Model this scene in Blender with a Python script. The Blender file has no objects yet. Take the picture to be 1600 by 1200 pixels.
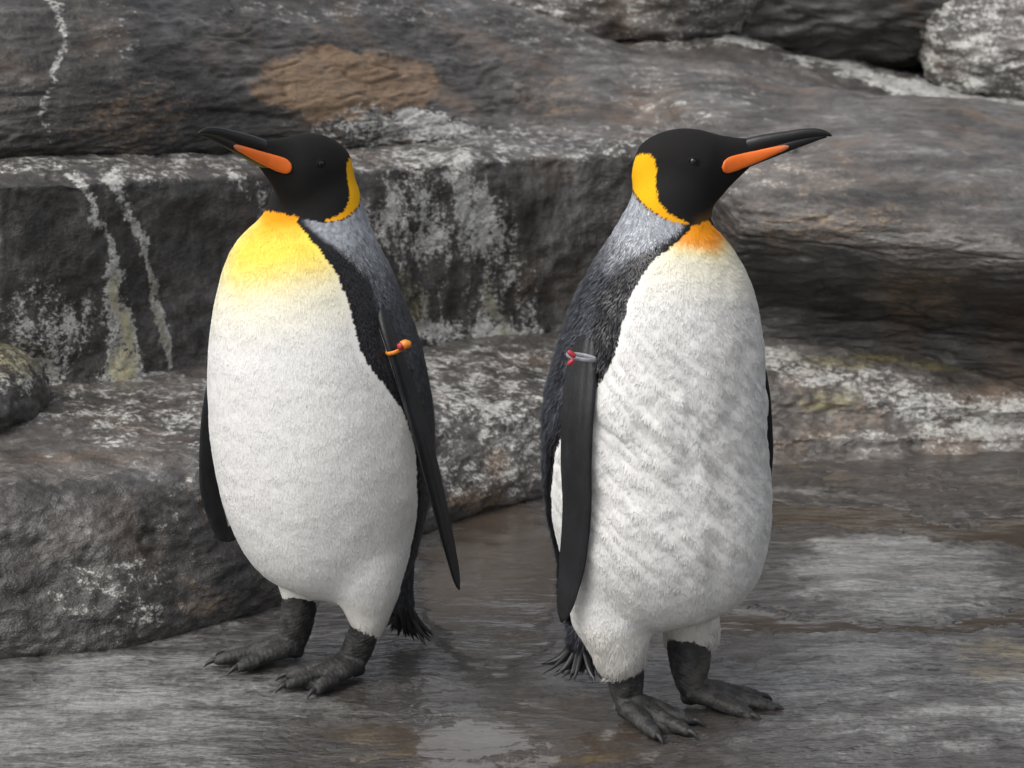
import bpy, math, random
import numpy as np
from mathutils import Vector
from mathutils.bvhtree import BVHTree

random.seed(7)
RNG = np.random.default_rng(11)
sc = bpy.context.scene
COL = sc.collection

# ------------------------------------------------------------------ camera, sky, sun, exposure
CAM_H, PITCH, FPX = 1.35, math.radians(12.0), 4200.0
cam_d = bpy.data.cameras.new('camera')
cam = bpy.data.objects.new('camera', cam_d); COL.objects.link(cam)
cam.location = (0, 0, CAM_H)
cam.rotation_euler = (math.radians(90) - PITCH, 0, 0)
cam_d.sensor_width = 36.0
cam_d.lens = FPX / 1600.0 * 36.0
cam_d.clip_end = 400
cam_d.dof.use_dof = True
cam_d.dof.focus_distance = 4.05
cam_d.dof.aperture_fstop = 9.0
sc.camera = cam

SUN_EL, SUN_AZ = math.radians(52), math.radians(-128)      # azimuth measured from +Y towards +X
world = bpy.data.worlds.new('World'); sc.world = world
world.use_nodes = True
wn, wl = world.node_tree.nodes, world.node_tree.links
bgn = wn['Background']
sky = wn.new('ShaderNodeTexSky'); sky.sky_type = 'NISHITA'; sky.sun_disc = False
sky.sun_elevation = SUN_EL; sky.sun_rotation = SUN_AZ
sky.air_density = 1.0; sky.dust_density = 6.0; sky.ozone_density = 1.0
hs = wn.new('ShaderNodeHueSaturation'); hs.inputs['Saturation'].default_value = 0.22
wl.new(sky.outputs[0], hs.inputs['Color']); wl.new(hs.outputs[0], bgn.inputs['Color'])
bgn.inputs['Strength'].default_value = 0.15

sun_d = bpy.data.lights.new('sun', 'SUN'); sun_d.energy = 0.8; sun_d.angle = math.radians(50)
sun_d.color = (1.0, 0.97, 0.93)
sun = bpy.data.objects.new('sun', sun_d); COL.objects.link(sun)
sdir = Vector((math.sin(SUN_AZ) * math.cos(SUN_EL), math.cos(SUN_AZ) * math.cos(SUN_EL), math.sin(SUN_EL)))
sun.rotation_euler = sdir.to_track_quat('Z', 'Y').to_euler()
sun.location = (0, 3, 8)

sc.view_settings.view_transform = 'Standard'
sc.view_settings.look = 'None'
sc.view_settings.exposure = 0.40
sc.view_settings.gamma = 1.0
sc.view_settings.use_curve_mapping = False
sc.cycles.max_bounces = 6; sc.cycles.diffuse_bounces = 3; sc.cycles.glossy_bounces = 2

# ------------------------------------------------------------------ helpers: photograph ray -> place in the scene
CP, SP = math.cos(PITCH), math.sin(PITCH)
def ray(px, py):
    u = (px - 800.0) / FPX; v = (600.0 - py) / FPX
    return np.array([u, CP + SP * v, -SP + CP * v])
def atY(px, py, Y):
    d = ray(px, py); t = Y / d[1]
    return np.array([d[0] * t, Y, CAM_H + d[2] * t])
def atZ(px, py, z):
    d = ray(px, py); t = (z - CAM_H) / d[2]
    return np.array([d[0] * t, d[1] * t, z])
def toPx(P):
    x = P[:, 0]; y = P[:, 1]; z = P[:, 2] - CAM_H
    f = y * CP - z * SP; u = y * SP + z * CP
    return 800 + FPX * x / f, 600 - FPX * u / f

# ------------------------------------------------------------------ numpy noise
_perm = RNG.permutation(256); _perm = np.concatenate([_perm, _perm, _perm])
_g = RNG.normal(size=(256, 3)); _g /= np.linalg.norm(_g, axis=1)[:, None]
def perlin(P):
    P = np.asarray(P, float)
    I = np.floor(P).astype(int); F = P - I
    I &= 255
    U = F * F * F * (F * (F * 6 - 15) + 10)
    r = np.zeros(len(P))
    for dx in (0, 1):
        wx = U[:, 0] if dx else 1 - U[:, 0]
        for dy in (0, 1):
            wy = U[:, 1] if dy else 1 - U[:, 1]
            for dz in (0, 1):
                wz = U[:, 2] if dz else 1 - U[:, 2]
                h = _perm[_perm[_perm[(I[:, 0] + dx) & 255] + ((I[:, 1] + dy) & 255)] + ((I[:, 2] + dz) & 255)]
                g = _g[h]
                r += wx * wy * wz * (g[:, 0] * (F[:, 0] - dx) + g[:, 1] * (F[:, 1] - dy) + g[:, 2] * (F[:, 2] - dz))
    return r * 1.6
def fbm(P, scale, octs=4, gain=0.5, off=0.0):
    P = np.asarray(P) * scale + off; a, s, t = 1.0, 0.0, 0.0
    for i in range(octs):
        s = s + a * perlin(P); t += a
        P = P * 2.03 + 17.3; a *= gain
    return s / t
def sstep(a, b, x):
    t = np.clip((x - a) / (b - a), 0, 1); return t * t * (3 - 2 * t)
def gsmooth(A, sig):
    if sig <= 0: return A
    r = int(3 * sig) + 1
    k = np.exp(-0.5 * (np.arange(-r, r + 1) / sig) ** 2); k /= k.sum()
    B = np.concatenate([np.repeat(A[:1], r, 0), A, np.repeat(A[-1:], r, 0)])
    return np.stack([np.convolve(B[:, i], k, 'valid') for i in range(A.shape[1])], 1)

# ------------------------------------------------------------------ helpers: meshes
def mesh_from(name, V, F):
    V = np.asarray(V, np.float32)
    me = bpy.data.meshes.new(name)
    if isinstance(F, np.ndarray):
        n, k = F.shape
        me.vertices.add(len(V)); me.vertices.foreach_set('co', V.ravel())
        me.loops.add(n * k); me.loops.foreach_set('vertex_index', F.ravel().astype(np.int32))
        me.polygons.add(n); me.polygons.foreach_set('loop_start', np.arange(0, n * k, k, dtype=np.int32))
        me.update(calc_edges=True)
    else:
        me.from_pydata([tuple(v) for v in V], [], [tuple(f) for f in F]); me.update()
    return me
def link(name, me, mats, parent=None, smooth=True, **props):
    o = bpy.data.objects.new(name, me); COL.objects.link(o)
    for m in (mats if isinstance(mats, (list, tuple)) else [mats]): me.materials.append(m)
    if smooth: me.polygons.foreach_set('use_smooth', np.ones(len(me.polygons), bool))
    if parent is not None: o.parent = parent
    for k, v in props.items(): o[k] = v
    return o
def set_col(me, name, C):
    C = np.asarray(C, np.float32)
    if C.shape[1] == 3: C = np.concatenate([C, np.ones((len(C), 1), np.float32)], 1)
    a = me.attributes.new(name, 'FLOAT_COLOR', 'POINT'); a.data.foreach_set('color', C.ravel())
def grid_faces(nv, nu):
    i = np.arange(nv * nu).reshape(nv, nu)
    return np.stack([i[:-1, :-1], i[:-1, 1:], i[1:, 1:], i[1:, :-1]], -1).reshape(-1, 4)
def rings_mesh(R):
    """R: (m, n, 3) rings -> closed shell"""
    m, n, _ = R.shape
    i = np.arange(m * n).reshape(m, n); j = np.roll(i, -1, 1)
    F = np.stack([i[:-1], j[:-1], j[1:], i[1:]], -1).reshape(-1, 4)
    V = np.concatenate([R.reshape(-1, 3), R[0].mean(0)[None], R[-1].mean(0)[None]])
    a, b = m * n, m * n + 1
    T = [(a, j[0, k], i[0, k]) for k in range(n)] + [(b, i[-1, k], j[-1, k]) for k in range(n)]
    return V, [tuple(f) for f in F.tolist()] + T
def catmull(P, n):
    P = np.asarray(P, float); k = len(P)
    Q = np.concatenate([2 * P[:1] - P[1:2], P, 2 * P[-1:] - P[-2:-1]])
    t = np.linspace(0, k - 1, n); i = np.minimum(t.astype(int), k - 2); f = (t - i)[:, None]
    a, b, c, d = Q[i], Q[i + 1], Q[i + 2], Q[i + 3]
    return 0.5 * (2 * b + (c - a) * f + (2 * a - 5 * b + 4 * c - d) * f ** 2 + (3 * b - a - 3 * c + d) * f ** 3)
def tube(pts, rad, n=16, m=24, flat=1.0, up=None):
    """tapered round tube along pts, rad per point; flat squashes it along 'up'"""
    A = catmull(np.concatenate([np.asarray(pts, float), np.asarray(rad, float)[:, None]], 1), m)
    C, r = A[:, :3], A[:, 3]
    T = np.gradient(C, axis=0); T /= np.linalg.norm(T, axis=1)[:, None]
    ref = np.array([0, 0, 1.0]) if up is None else np.asarray(up, float)
    S = np.cross(T, ref); S /= np.linalg.norm(S, axis=1)[:, None] + 1e-9
    U = np.cross(S, T)
    a = np.linspace(0, 2 * np.pi, n, endpoint=False)
    # rounded ends
    R = C[:, None] + r[:, None, None] * (np.cos(a)[None, :, None] * S[:, None] + flat * np.sin(a)[None, :, None] * U[:, None])
    e0 = C[0] - T[0] * r[0] * 0.6; e1 = C[-1] + T[-1] * r[-1] * 0.6
    R0 = e0 + 0.6 * (R[0] - C[0]); R1 = e1 + 0.6 * (R[-1] - C[-1])
    return rings_mesh(np.concatenate([R0[None], R, R1[None]]))
def join(parts):
    V, F, o = [], [], 0
    for v, f in parts:
        V.append(np.asarray(v)); F += [tuple(int(k) + o for k in q) for q in f]; o += len(v)
    return np.concatenate(V), F
def remesh(parts, voxel, smooth):
    V, F = join(parts)
    me = mesh_from('tmp', V, F)
    o = bpy.data.objects.new('tmp', me); COL.objects.link(o)
    md = o.modifiers.new('r', 'REMESH'); md.mode = 'VOXEL'; md.voxel_size = voxel; md.adaptivity = 0
    if smooth:
        ms = o.modifiers.new('s', 'SMOOTH'); ms.factor = 0.5; ms.iterations = smooth
    dg = bpy.context.evaluated_depsgraph_get()
    ev = o.evaluated_get(dg).to_mesh()
    n = len(ev.vertices); W = np.empty(n * 3, np.float32); ev.vertices.foreach_get('co', W)
    L = np.empty(len(ev.loops), np.int32); ev.loops.foreach_get('vertex_index', L)
    Q = L.reshape(-1, 4)
    W = W.reshape(-1, 3).astype(float)
    o.evaluated_get(dg).to_mesh_clear()
    bpy.data.objects.remove(o); bpy.data.meshes.remove(me)
    return W, Q
def vnormals(V, Q):
    N = np.zeros_like(V)
    fn = np.cross(V[Q[:, 2]] - V[Q[:, 0]], V[Q[:, 3]] - V[Q[:, 1]]) if Q.shape[1] == 4 else np.cross(V[Q[:, 1]] - V[Q[:, 0]], V[Q[:, 2]] - V[Q[:, 0]])
    for k in range(Q.shape[1]): np.add.at(N, Q[:, k], fn)
    return N / (np.linalg.norm(N, axis=1)[:, None] + 1e-12)

# ------------------------------------------------------------------ helpers: materials
class NT:
    def __init__(s, name):
        s.m = bpy.data.materials.new(name); s.m.use_nodes = True
        s.n, s.l = s.m.node_tree.nodes, s.m.node_tree.links
        s.b = s.n['Principled BSDF']
        s.pos = s.n.new('ShaderNodeNewGeometry').outputs['Position']
    def inp(s, sock, v):
        if isinstance(v, bpy.types.NodeSocket): s.l.new(v, sock)
        elif v is not None:
            if sock.type == 'RGBA' and not hasattr(v, '__len__'): v = (v, v, v, 1)
            if sock.type == 'RGBA' and len(v) == 3: v = (*v, 1)
            sock.default_value = v
    def noise(s, scale, detail=4, rough=0.55, stretch=None, dist=0.0, vec=None):
        v = vec or s.pos
        if stretch:
            mp = s.n.new('ShaderNodeMapping'); mp.inputs['Scale'].default_value = stretch[:3]
            if len(stretch) > 3: mp.inputs['Rotation'].default_value = stretch[3:]
            s.l.new(v, mp.inputs[0]); v = mp.outputs[0]
        t = s.n.new('ShaderNodeTexNoise'); s.l.new(v, t.inputs['Vector'])
        t.inputs['Scale'].default_value = scale; t.inputs['Detail'].default_value = detail
        t.inputs['Roughness'].default_value = rough; t.inputs['Distortion'].default_value = dist
        return t.outputs['Fac']
    def voronoi(s, scale, feature='F1'):
        t = s.n.new('ShaderNodeTexVoronoi'); t.feature = feature; s.l.new(s.pos, t.inputs['Vector'])
        t.inputs['Scale'].default_value = scale; return t.outputs['Distance']
    def math(s, op, a, b=None, c=None, clamp=False):
        t = s.n.new('ShaderNodeMath'); t.operation = op; t.use_clamp = clamp
        s.inp(t.inputs[0], a)
        if b is not None: s.inp(t.inputs[1], b)
        if c is not None: s.inp(t.inputs[2], c)
        return t.outputs[0]
    def ss(s, x, a, b):
        t = s.n.new('ShaderNodeMapRange'); t.interpolation_type = 'SMOOTHSTEP'
        s.inp(t.inputs[0], x); t.inputs[1].default_value = a; t.inputs[2].default_value = b
        return t.outputs[0]
    def lin(s, x, a, b, c, d):
        t = s.n.new('ShaderNodeMapRange'); s.inp(t.inputs[0], x)
        for i, v in enumerate((a, b, c, d)): t.inputs[i + 1].default_value = v
        return t.outputs[0]
    def mix(s, f, a, b, mode='MIX'):
        t = s.n.new('ShaderNodeMix'); t.data_type = 'RGBA'; t.blend_type = mode
        s.inp(t.inputs[0], f); s.inp(t.inputs[6], a); s.inp(t.inputs[7], b); return t.outputs[2]
    def ramp(s, x, stops):
        t = s.n.new('ShaderNodeValToRGB'); s.inp(t.inputs[0], x); e = t.color_ramp.elements
        while len(e) < len(stops): e.new(0.5)
        for k, (p, c) in zip(e, stops): k.position = p; k.color = (*c, 1)
        return t.outputs[0]
    def attr(s, name):
        t = s.n.new('ShaderNodeAttribute'); t.attribute_name = name; return t
    def sep(s, c):
        t = s.n.new('ShaderNodeSeparateColor'); s.l.new(c, t.inputs[0]); return t.outputs
    def bump(s, h, strength, dist, prev=None):
        t = s.n.new('ShaderNodeBump'); s.inp(t.inputs['Height'], h)
        t.inputs['Strength'].default_value = strength; t.inputs['Distance'].default_value = dist
        if prev is not None: s.l.new(prev, t.inputs['Normal'])
        return t.outputs[0]
    def out(s, color=None, rough=None, normal=None, spec=None, **kw):
        s.inp(s.b.inputs['Base Color'], color); s.inp(s.b.inputs['Roughness'], rough)
        if normal is not None: s.l.new(normal, s.b.inputs['Normal'])
        if spec is not None: s.inp(s.b.inputs['Specular IOR Level'], spec)
        for k, v in kw.items(): s.inp(s.b.inputs[k], v)
        return s.m

def rock_material(name, strata=(1, 1, 3.5), wet=0.0, light=1.0, warm=0.0, fine=1.0):
    t = NT(name)
    mk = t.attr('stain'); ch = t.sep(mk.outputs['Color']); guano, ochre, algae = ch[0], ch[1], ch[2]
    tone = mk.outputs['Alpha']
    n1 = t.noise(3.2, 9, 0.62, strata, 0.4)
    n2 = t.noise(17, 7, 0.65, strata, 0.3)
    n3 = t.noise(85, 4, 0.65, (1, 1, 1.6))
    n4 = t.noise(300, 2, 0.6)
    v = t.math('ADD', t.math('MULTIPLY', n1, 0.42), t.math('ADD', t.math('MULTIPLY', n2, 0.36), t.math('MULTIPLY', n3, 0.22)))
    L = light
    base = t.ramp(v, [(0.37, (.018 * L, .0185 * L, .0175 * L)), (0.46, (.046 * L, .041 * L, .037 * L)),
                      (0.54, (.092 * L, .085 * L, .079 * L)), (0.63, (.22 * L, .21 * L, .20 * L))])
    warmn = t.ss(t.noise(5, 5, 0.6), 0.5, 0.72)
    base = t.mix(t.math('MULTIPLY', warmn, 0.45 + warm), base, (.13 * L, .085 * L, .055 * L))
    tn = t.n.new('ShaderNodeCombineColor')
    for k in range(3): t.l.new(tone, tn.inputs[k])
    base = t.mix(1.0, base, tn.outputs[0], 'MULTIPLY')
    brk = t.math('ADD', t.math('MULTIPLY', t.math('SUBTRACT', n2, 0.5), 1.5), t.math('ADD', t.math('MULTIPLY', t.math('SUBTRACT', n3, 0.5), 1.1 * fine), t.math('MULTIPLY', t.math('SUBTRACT', n4, 0.5), 0.5 * fine)))
    of = t.ss(t.math('ADD', ochre, t.math('MULTIPLY', brk, 0.55)), 0.3, 0.7)
    base = t.mix(t.math('MULTIPLY', of, 0.85), base, t.mix(t.math('ADD', t.math('MULTIPLY', n2, .5), t.math('MULTIPLY', n3, .5)), (.09, .055, .03), (.34, .225, .13)))
    gf = t.ss(t.math('ADD', guano, t.math('MULTIPLY', brk, 1.25)), 0.36, 0.74)
    gf = t.math('MULTIPLY', gf, t.ss(guano, 0.02, 0.12))
    gcol = t.mix(t.ss(t.math('ADD', t.math('MULTIPLY', n3, .6), t.math('MULTIPLY', n4, .4)), .36, .62), (.23, .232, .23), (.54, .535, .50))
    base = t.mix(t.math('MULTIPLY', gf, 0.88), base, gcol)
    af = t.ss(t.math('ADD', algae, t.math('MULTIPLY', brk, 0.8)), 0.35, 0.8)
    af = t.math('MULTIPLY', af, t.ss(algae, 0.02, 0.12))
    base = t.mix(t.math('MULTIPLY', af, 0.7), base, t.mix(t.ss(n1, .4, .6), (.36, .31, .12), (.14, .13, .045)))
    rough = t.lin(t.math('ADD', t.math('MULTIPLY', n2, .6), t.math('MULTIPLY', n1, .4)), 0.35, 0.65, 0.52 - wet, 0.34 - wet)
    rough = t.math('ADD', rough, t.math('MULTIPLY', gf, 0.12))
    nb = t.bump(n2, 0.5, 0.013)
    nb = t.bump(n3, 0.75, 0.006, nb)
    nb = t.bump(n4, 0.7, 0.0022, nb)
    m = t.out(base, rough, nb, 0.5)
    t.l.new(t.bump(n2, .45, .012), t.b.inputs['Coat Normal'])
    t.inp(t.b.inputs['Coat Weight'], t.lin(n1, .4, .65, .05, .6 + wet)); t.b.inputs['Coat Roughness'].default_value = .22; t.b.inputs['Coat IOR'].default_value = 1.33
    return m

# ------------------------------------------------------------------ rocks: sheets lofted through real 3D feature lines
def line(pts, xs):
    """pts: (px, py, 'z'|'y', value) -> world points at the columns xs"""
    P = np.array([atZ(p[0], p[1], p[3]) if p[2] == 'z' else atY(p[0], p[1], p[3]) for p in pts])
    k = np.array([p[0] for p in pts], float)
    return np.stack([np.interp(xs, k, P[:, i]) for i in range(3)], 1)
def seg(px, py, pts):
    """soft falloff round a polyline of (x, y, half-width)"""
    best = np.zeros_like(px)
    for (x0, y0, w0), (x1, y1, w1) in zip(pts[:-1], pts[1:]):
        dx, dy = x1 - x0, y1 - y0
        t = np.clip(((px - x0) * dx + (py - y0) * dy) / (dx * dx + dy * dy), 0, 1)
        d = np.hypot(px - x0 - t * dx, py - y0 - t * dy); w = w0 + t * (w1 - w0)
        best = np.maximum(best, 1 - sstep(0.35, 1.5, d / w))
    return best
def blob(px, py, cx, cy, rx, ry, soft=0.5):
    return 1 - sstep(1 - soft, 1 + soft * 0.6, np.hypot((px - cx) / rx, (py - cy) / ry))
def warp(px, py, V, k=1.0):
    a = fbm(V, 5.5, 2, off=301) * 26 + fbm(V, 22, 3, off=302) * 17 + fbm(V, 75, 2, off=303) * 8
    b = fbm(V, 5.5, 2, off=311) * 22 + fbm(V, 22, 3, off=312) * 14 + fbm(V, 75, 2, off=313) * 7
    return px + k * a, py + k * b
def sheet(name, curves, x0, x1, nu, nv, disp, stain, mat, sig=4, **props):
    xs = np.linspace(x0, x1, nu)
    K = np.stack([gsmooth(line(c, xs), sig) for c in curves])            # (k, nu, 3)
    m = K.shape[0]
    G = catmull(K.reshape(m, -1), nv).reshape(nv, nu, 3)
    V = G.reshape(-1, 3); Q = grid_faces(nv, nu)
    N = vnormals(V, Q)
    if disp: V = V + N * disp(V, N)[:, None]
    me = mesh_from(name, V, Q)
    px, py = warp(*toPx(V), V)
    set_col(me, 'stain', np.stack(stain(px, py, V), 1))
    return link(name, me, mat, **props)
def rockdisp(a=0.03, b=0.012, c=0.006, strata=3.0, off=0.0):
    def f(V, N):
        W = V * np.array([1, 1, strata])
        d = a * fbm(V, 2.2, 3, off=off) + b * fbm(W, 7, 3, off=off + 5)
        r = 1 - np.abs(fbm(W, 14, 3, off=off + 9)) * 2.2
        return d + c * r + 0.003 * fbm(V, 60, 2, off=off + 3)
    return f

M_ledge = rock_material('ledge_rock', (1, 1, 2.2), wet=0.12, light=1.0)
M_wall = rock_material('wall_rock', (1.6, 1.6, .6), wet=0.02, light=0.72, warm=-0.1)
M_slab = rock_material('slab_rock', (1, 1.2, 4.0), wet=0.04, light=.85, warm=0.22)
M_far = rock_material('far_rock', (1, 1, 3.0), wet=0.12, light=1.1)

# base line of the ledge on the floor and of the wall on the ledge
BASE = [(-500, 1060), (-200, 1035), (0, 1024), (200, 1008), (330, 972), (430, 940), (560, 880), (690, 812), (780, 786), (860, 767), (1030, 735), (1200, 716), (1400, 708), (1600, 704), (2100, 700)]
BACK = [(-500, 660, .27), (0, 622, .26), (100, 608, .26), (320, 572, .25), (500, 551, .23), (680, 536, .21), (860, 521, .19), (1030, 520, .18), (1200, 530, .18), (1400, 558, .15), (1600, 600, .11), (2100, 650, .08)]
LIP = [(-500, 800, .26), (0, 768, .245), (200, 745, .24), (330, 725, .235), (500, 690, .21), (690, 648, .17), (780, 640, .165), (860, 628, .16), (1030, 630, .12), (1200, 650, .065), (1400, 660, .05), (1600, 668, .035), (2100, 680, .03)]
def ledge_curves():
    b = [(x, y, 'z', 0.0) for x, y in BASE]
    P0 = [(x, y + np.interp(x, [800, 1200], [14, 50]), 'z', np.interp(x, [800, 1200], [-.06, -.03])) for x, y in BASE]
    xs = [p[0] for p in LIP]
    by = np.interp(xs, [p[0] for p in BASE], [p[1] for p in BASE])
    mid = []
    for (x, y, z), yb in zip(LIP, by):
        A = atZ(x, yb, 0.0); B = atZ(x, y, z)
        mid.append((x, yb + (y - yb) * 0.55, 'y', A[1] + (B[1] - A[1]) * 0.36))
    lip = [(x, y, 'z', z) for x, y, z in LIP]
    bx = [p[0] for p in BACK]; byy = [p[1] for p in BACK]; bz = [p[2] for p in BACK]
    top = [(x, 0.55 * y + 0.45 * np.interp(x, bx, byy), 'z', 0.45 * z + 0.55 * np.interp(x, bx, bz) + .004) for x, y, z in LIP]
    back = [(x, y, 'z', z) for x, y, z in BACK]
    beh = [(x, y - 60, 'z', z - 0.02) for x, y, z in BACK]
    return [P0, b, mid, lip, top, back, beh]
def ledge_stain(px, py, V):
    n = fbm(V, 9, 3); ns = fbm(V * np.array([.5, 1, 1]), 16, 3, off=4)
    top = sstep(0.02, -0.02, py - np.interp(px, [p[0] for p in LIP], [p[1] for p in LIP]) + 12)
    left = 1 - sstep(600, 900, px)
    g = .28 * blob(px, py, 240, 640, 260, 60) + .10 * top * left + .36 * blob(px, py, 760, 590, 220, 70) + .42 * blob(px, py, 770, 710, 130, 95)
    g = g + .62 * seg(px, py, [(1200, 560, 22), (1330, 600, 30), (1460, 640, 36), (1700, 655, 36)]) + .3 * blob(px, py, 1420, 690, 260, 28)
    g = g + .36 * blob(px, py, 190, 930, 110, 70) + .14 * blob(px, py, 310, 800, 140, 90)
    o = .55 * blob(px, py, 775, 715, 45, 40, .9) + .44 * blob(px, py, 1330, 650, 110, 32, .9) + .42 * blob(px, py, 1240, 690, 90, 24, .9) + .5 * blob(px, py, 740, 780, 60, 26)
    o = o + .42 * blob(px, py, 320, 930, 70, 40)
    a = .62 * blob(px, py, 1400, 566, 240, 22, .9) + .5 * blob(px, py, 1290, 620, 80, 24) + .45 * blob(px, py, 30, 560, 90, 40)
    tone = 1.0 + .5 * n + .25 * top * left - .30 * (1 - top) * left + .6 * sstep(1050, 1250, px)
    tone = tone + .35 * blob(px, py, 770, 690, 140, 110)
    return g + .15 * ns, o, a, np.clip(tone, .3, 2)
def ledge_disp(V, N):
    px, py = toPx(V); base = rockdisp(.022, .010, .006, 2.0)(V, N)
    al = V @ np.array([.62, -.25, -.74]); ac = V @ np.array([.74, 0, .62])
    rid = fbm(np.stack([ac * 30, al * 4, V[:, 1] * 2], 1), 1.0, 4, off=91)
    return base + .014 * rid * blob(px, py, 330, 830, 190, 130, .8)
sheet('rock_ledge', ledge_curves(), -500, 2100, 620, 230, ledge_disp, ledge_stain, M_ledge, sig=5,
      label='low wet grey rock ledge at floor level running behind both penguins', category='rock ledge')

WLIP = [(-500, 322), (0, 287), (150, 284), (300, 279), (430, 273), (560, 266), (650, 258), (730, 250), (850, 245), (950, 238), (1020, 233), (1140, 230), (1250, 228)]
WBACK = [(-500, 272), (0, 253), (200, 250), (400, 243), (555, 236), (640, 226), (700, 221), (850, 214), (1000, 211), (1140, 209), (1250, 208)]
def wall_curves():
    bx = [p[0] for p in BACK]
    out = []
    xs = [p[0] for p in WLIP]
    B = [atZ(x, np.interp(x, bx, [p[1] for p in BACK]), np.interp(x, bx, [p[2] for p in BACK])) for x in xs]
    by = [np.interp(x, bx, [p[1] for p in BACK]) for x in xs]
    out.append([(x, y + 45, 'y', b[1] - .01) for x, y, b in zip(xs, by, B)])
    out.append([(x, y + 2, 'y', b[1]) for x, y, b in zip(xs, by, B)])
    out.append([(x, y - 30, 'y', b[1] + .015) for x, y, b in zip(xs, by, B)])
    out.append([(x, (y + l[1]) / 2, 'y', b[1] + .035) for x, y, b, l in zip(xs, by, B, WLIP)])
    out.append([(x, l[1] + 22, 'y', b[1] + .06) for x, b, l in zip(xs, B, WLIP)])
    out.append([(x, l[1], 'y', b[1] + .105) for x, b, l in zip(xs, B, WLIP)])
    wy = [np.interp(x, [p[0] for p in WBACK], [p[1] for p in WBACK]) for x in xs]
    L = [atY(x, l[1], b[1] + .105) for x, b, l in zip(xs, B, WLIP)]
    out.append([(x, y, 'z', l[2] + .012) for x, y, l in zip(xs, wy, L)])
    out.append([(x, y - 45, 'z', l[2] + .0) for x, y, l in zip(xs, wy, L)])
    return out, L
WC, WL = wall_curves()
def wall_stain(px, py, V):
    n = fbm(V, 8, 3); drip = fbm(V * np.array([1, 1, .22]), 26, 3, off=2)
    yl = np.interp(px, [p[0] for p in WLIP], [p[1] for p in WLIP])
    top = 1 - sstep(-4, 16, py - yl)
    g = .36 * top
    g = g + .75 * seg(px, py, [(105, 288, 9), (145, 330, 8), (172, 400, 9), (182, 470, 22), (192, 540, 30), (196, 600, 34)])
    g = g + .7 * seg(px, py, [(175, 285, 18), (205, 325, 11), (235, 420, 8), (255, 500, 10), (266, 575, 12)])
    g = g + .42 * blob(px, py, 60, 510, 75, 90) + .3 * blob(px, py, 140, 500, 40, 60)
    g = g + .42 * seg(px, py, [(370, 280, 16), (400, 310, 14), (420, 380, 8)])
    g = g + .52 * seg(px, py, [(715, 258, 22), (750, 330, 36), (780, 420, 50), (800, 540, 66)])
    g = g + .36 * blob(px, py, 630, 400, 95, 150) + .26 * blob(px, py, 690, 330, 110, 80) + .5 * blob(px, py, 700, 520, 130, 22)
    g = g + .5 * blob(px, py, 10, 600, 110, 55)
    a = .62 * seg(px, py, [(178, 430, 10), (190, 520, 22), (196, 600, 26)]) + .55 * seg(px, py, [(235, 420, 6), (266, 575, 8)])
    a = a + .55 * seg(px, py, [(770, 430, 14), (795, 520, 26)]) + .5 * blob(px, py, 640, 470, 40, 70) + .5 * blob(px, py, 20, 570, 90, 50)
    o = np.zeros_like(g)
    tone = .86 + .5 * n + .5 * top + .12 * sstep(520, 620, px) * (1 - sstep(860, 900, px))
    return g + .22 * drip * (g > .03), o, a, np.clip(tone, .3, 2)
sheet('rock_wall', WC, -500, 1250, 460, 170, rockdisp(.034, .016, .005, 1.3, 30), wall_stain, M_wall, sig=5,
      label='dark vertical rock step with white dripping streaks behind the left penguin', category='rock wall')

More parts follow.
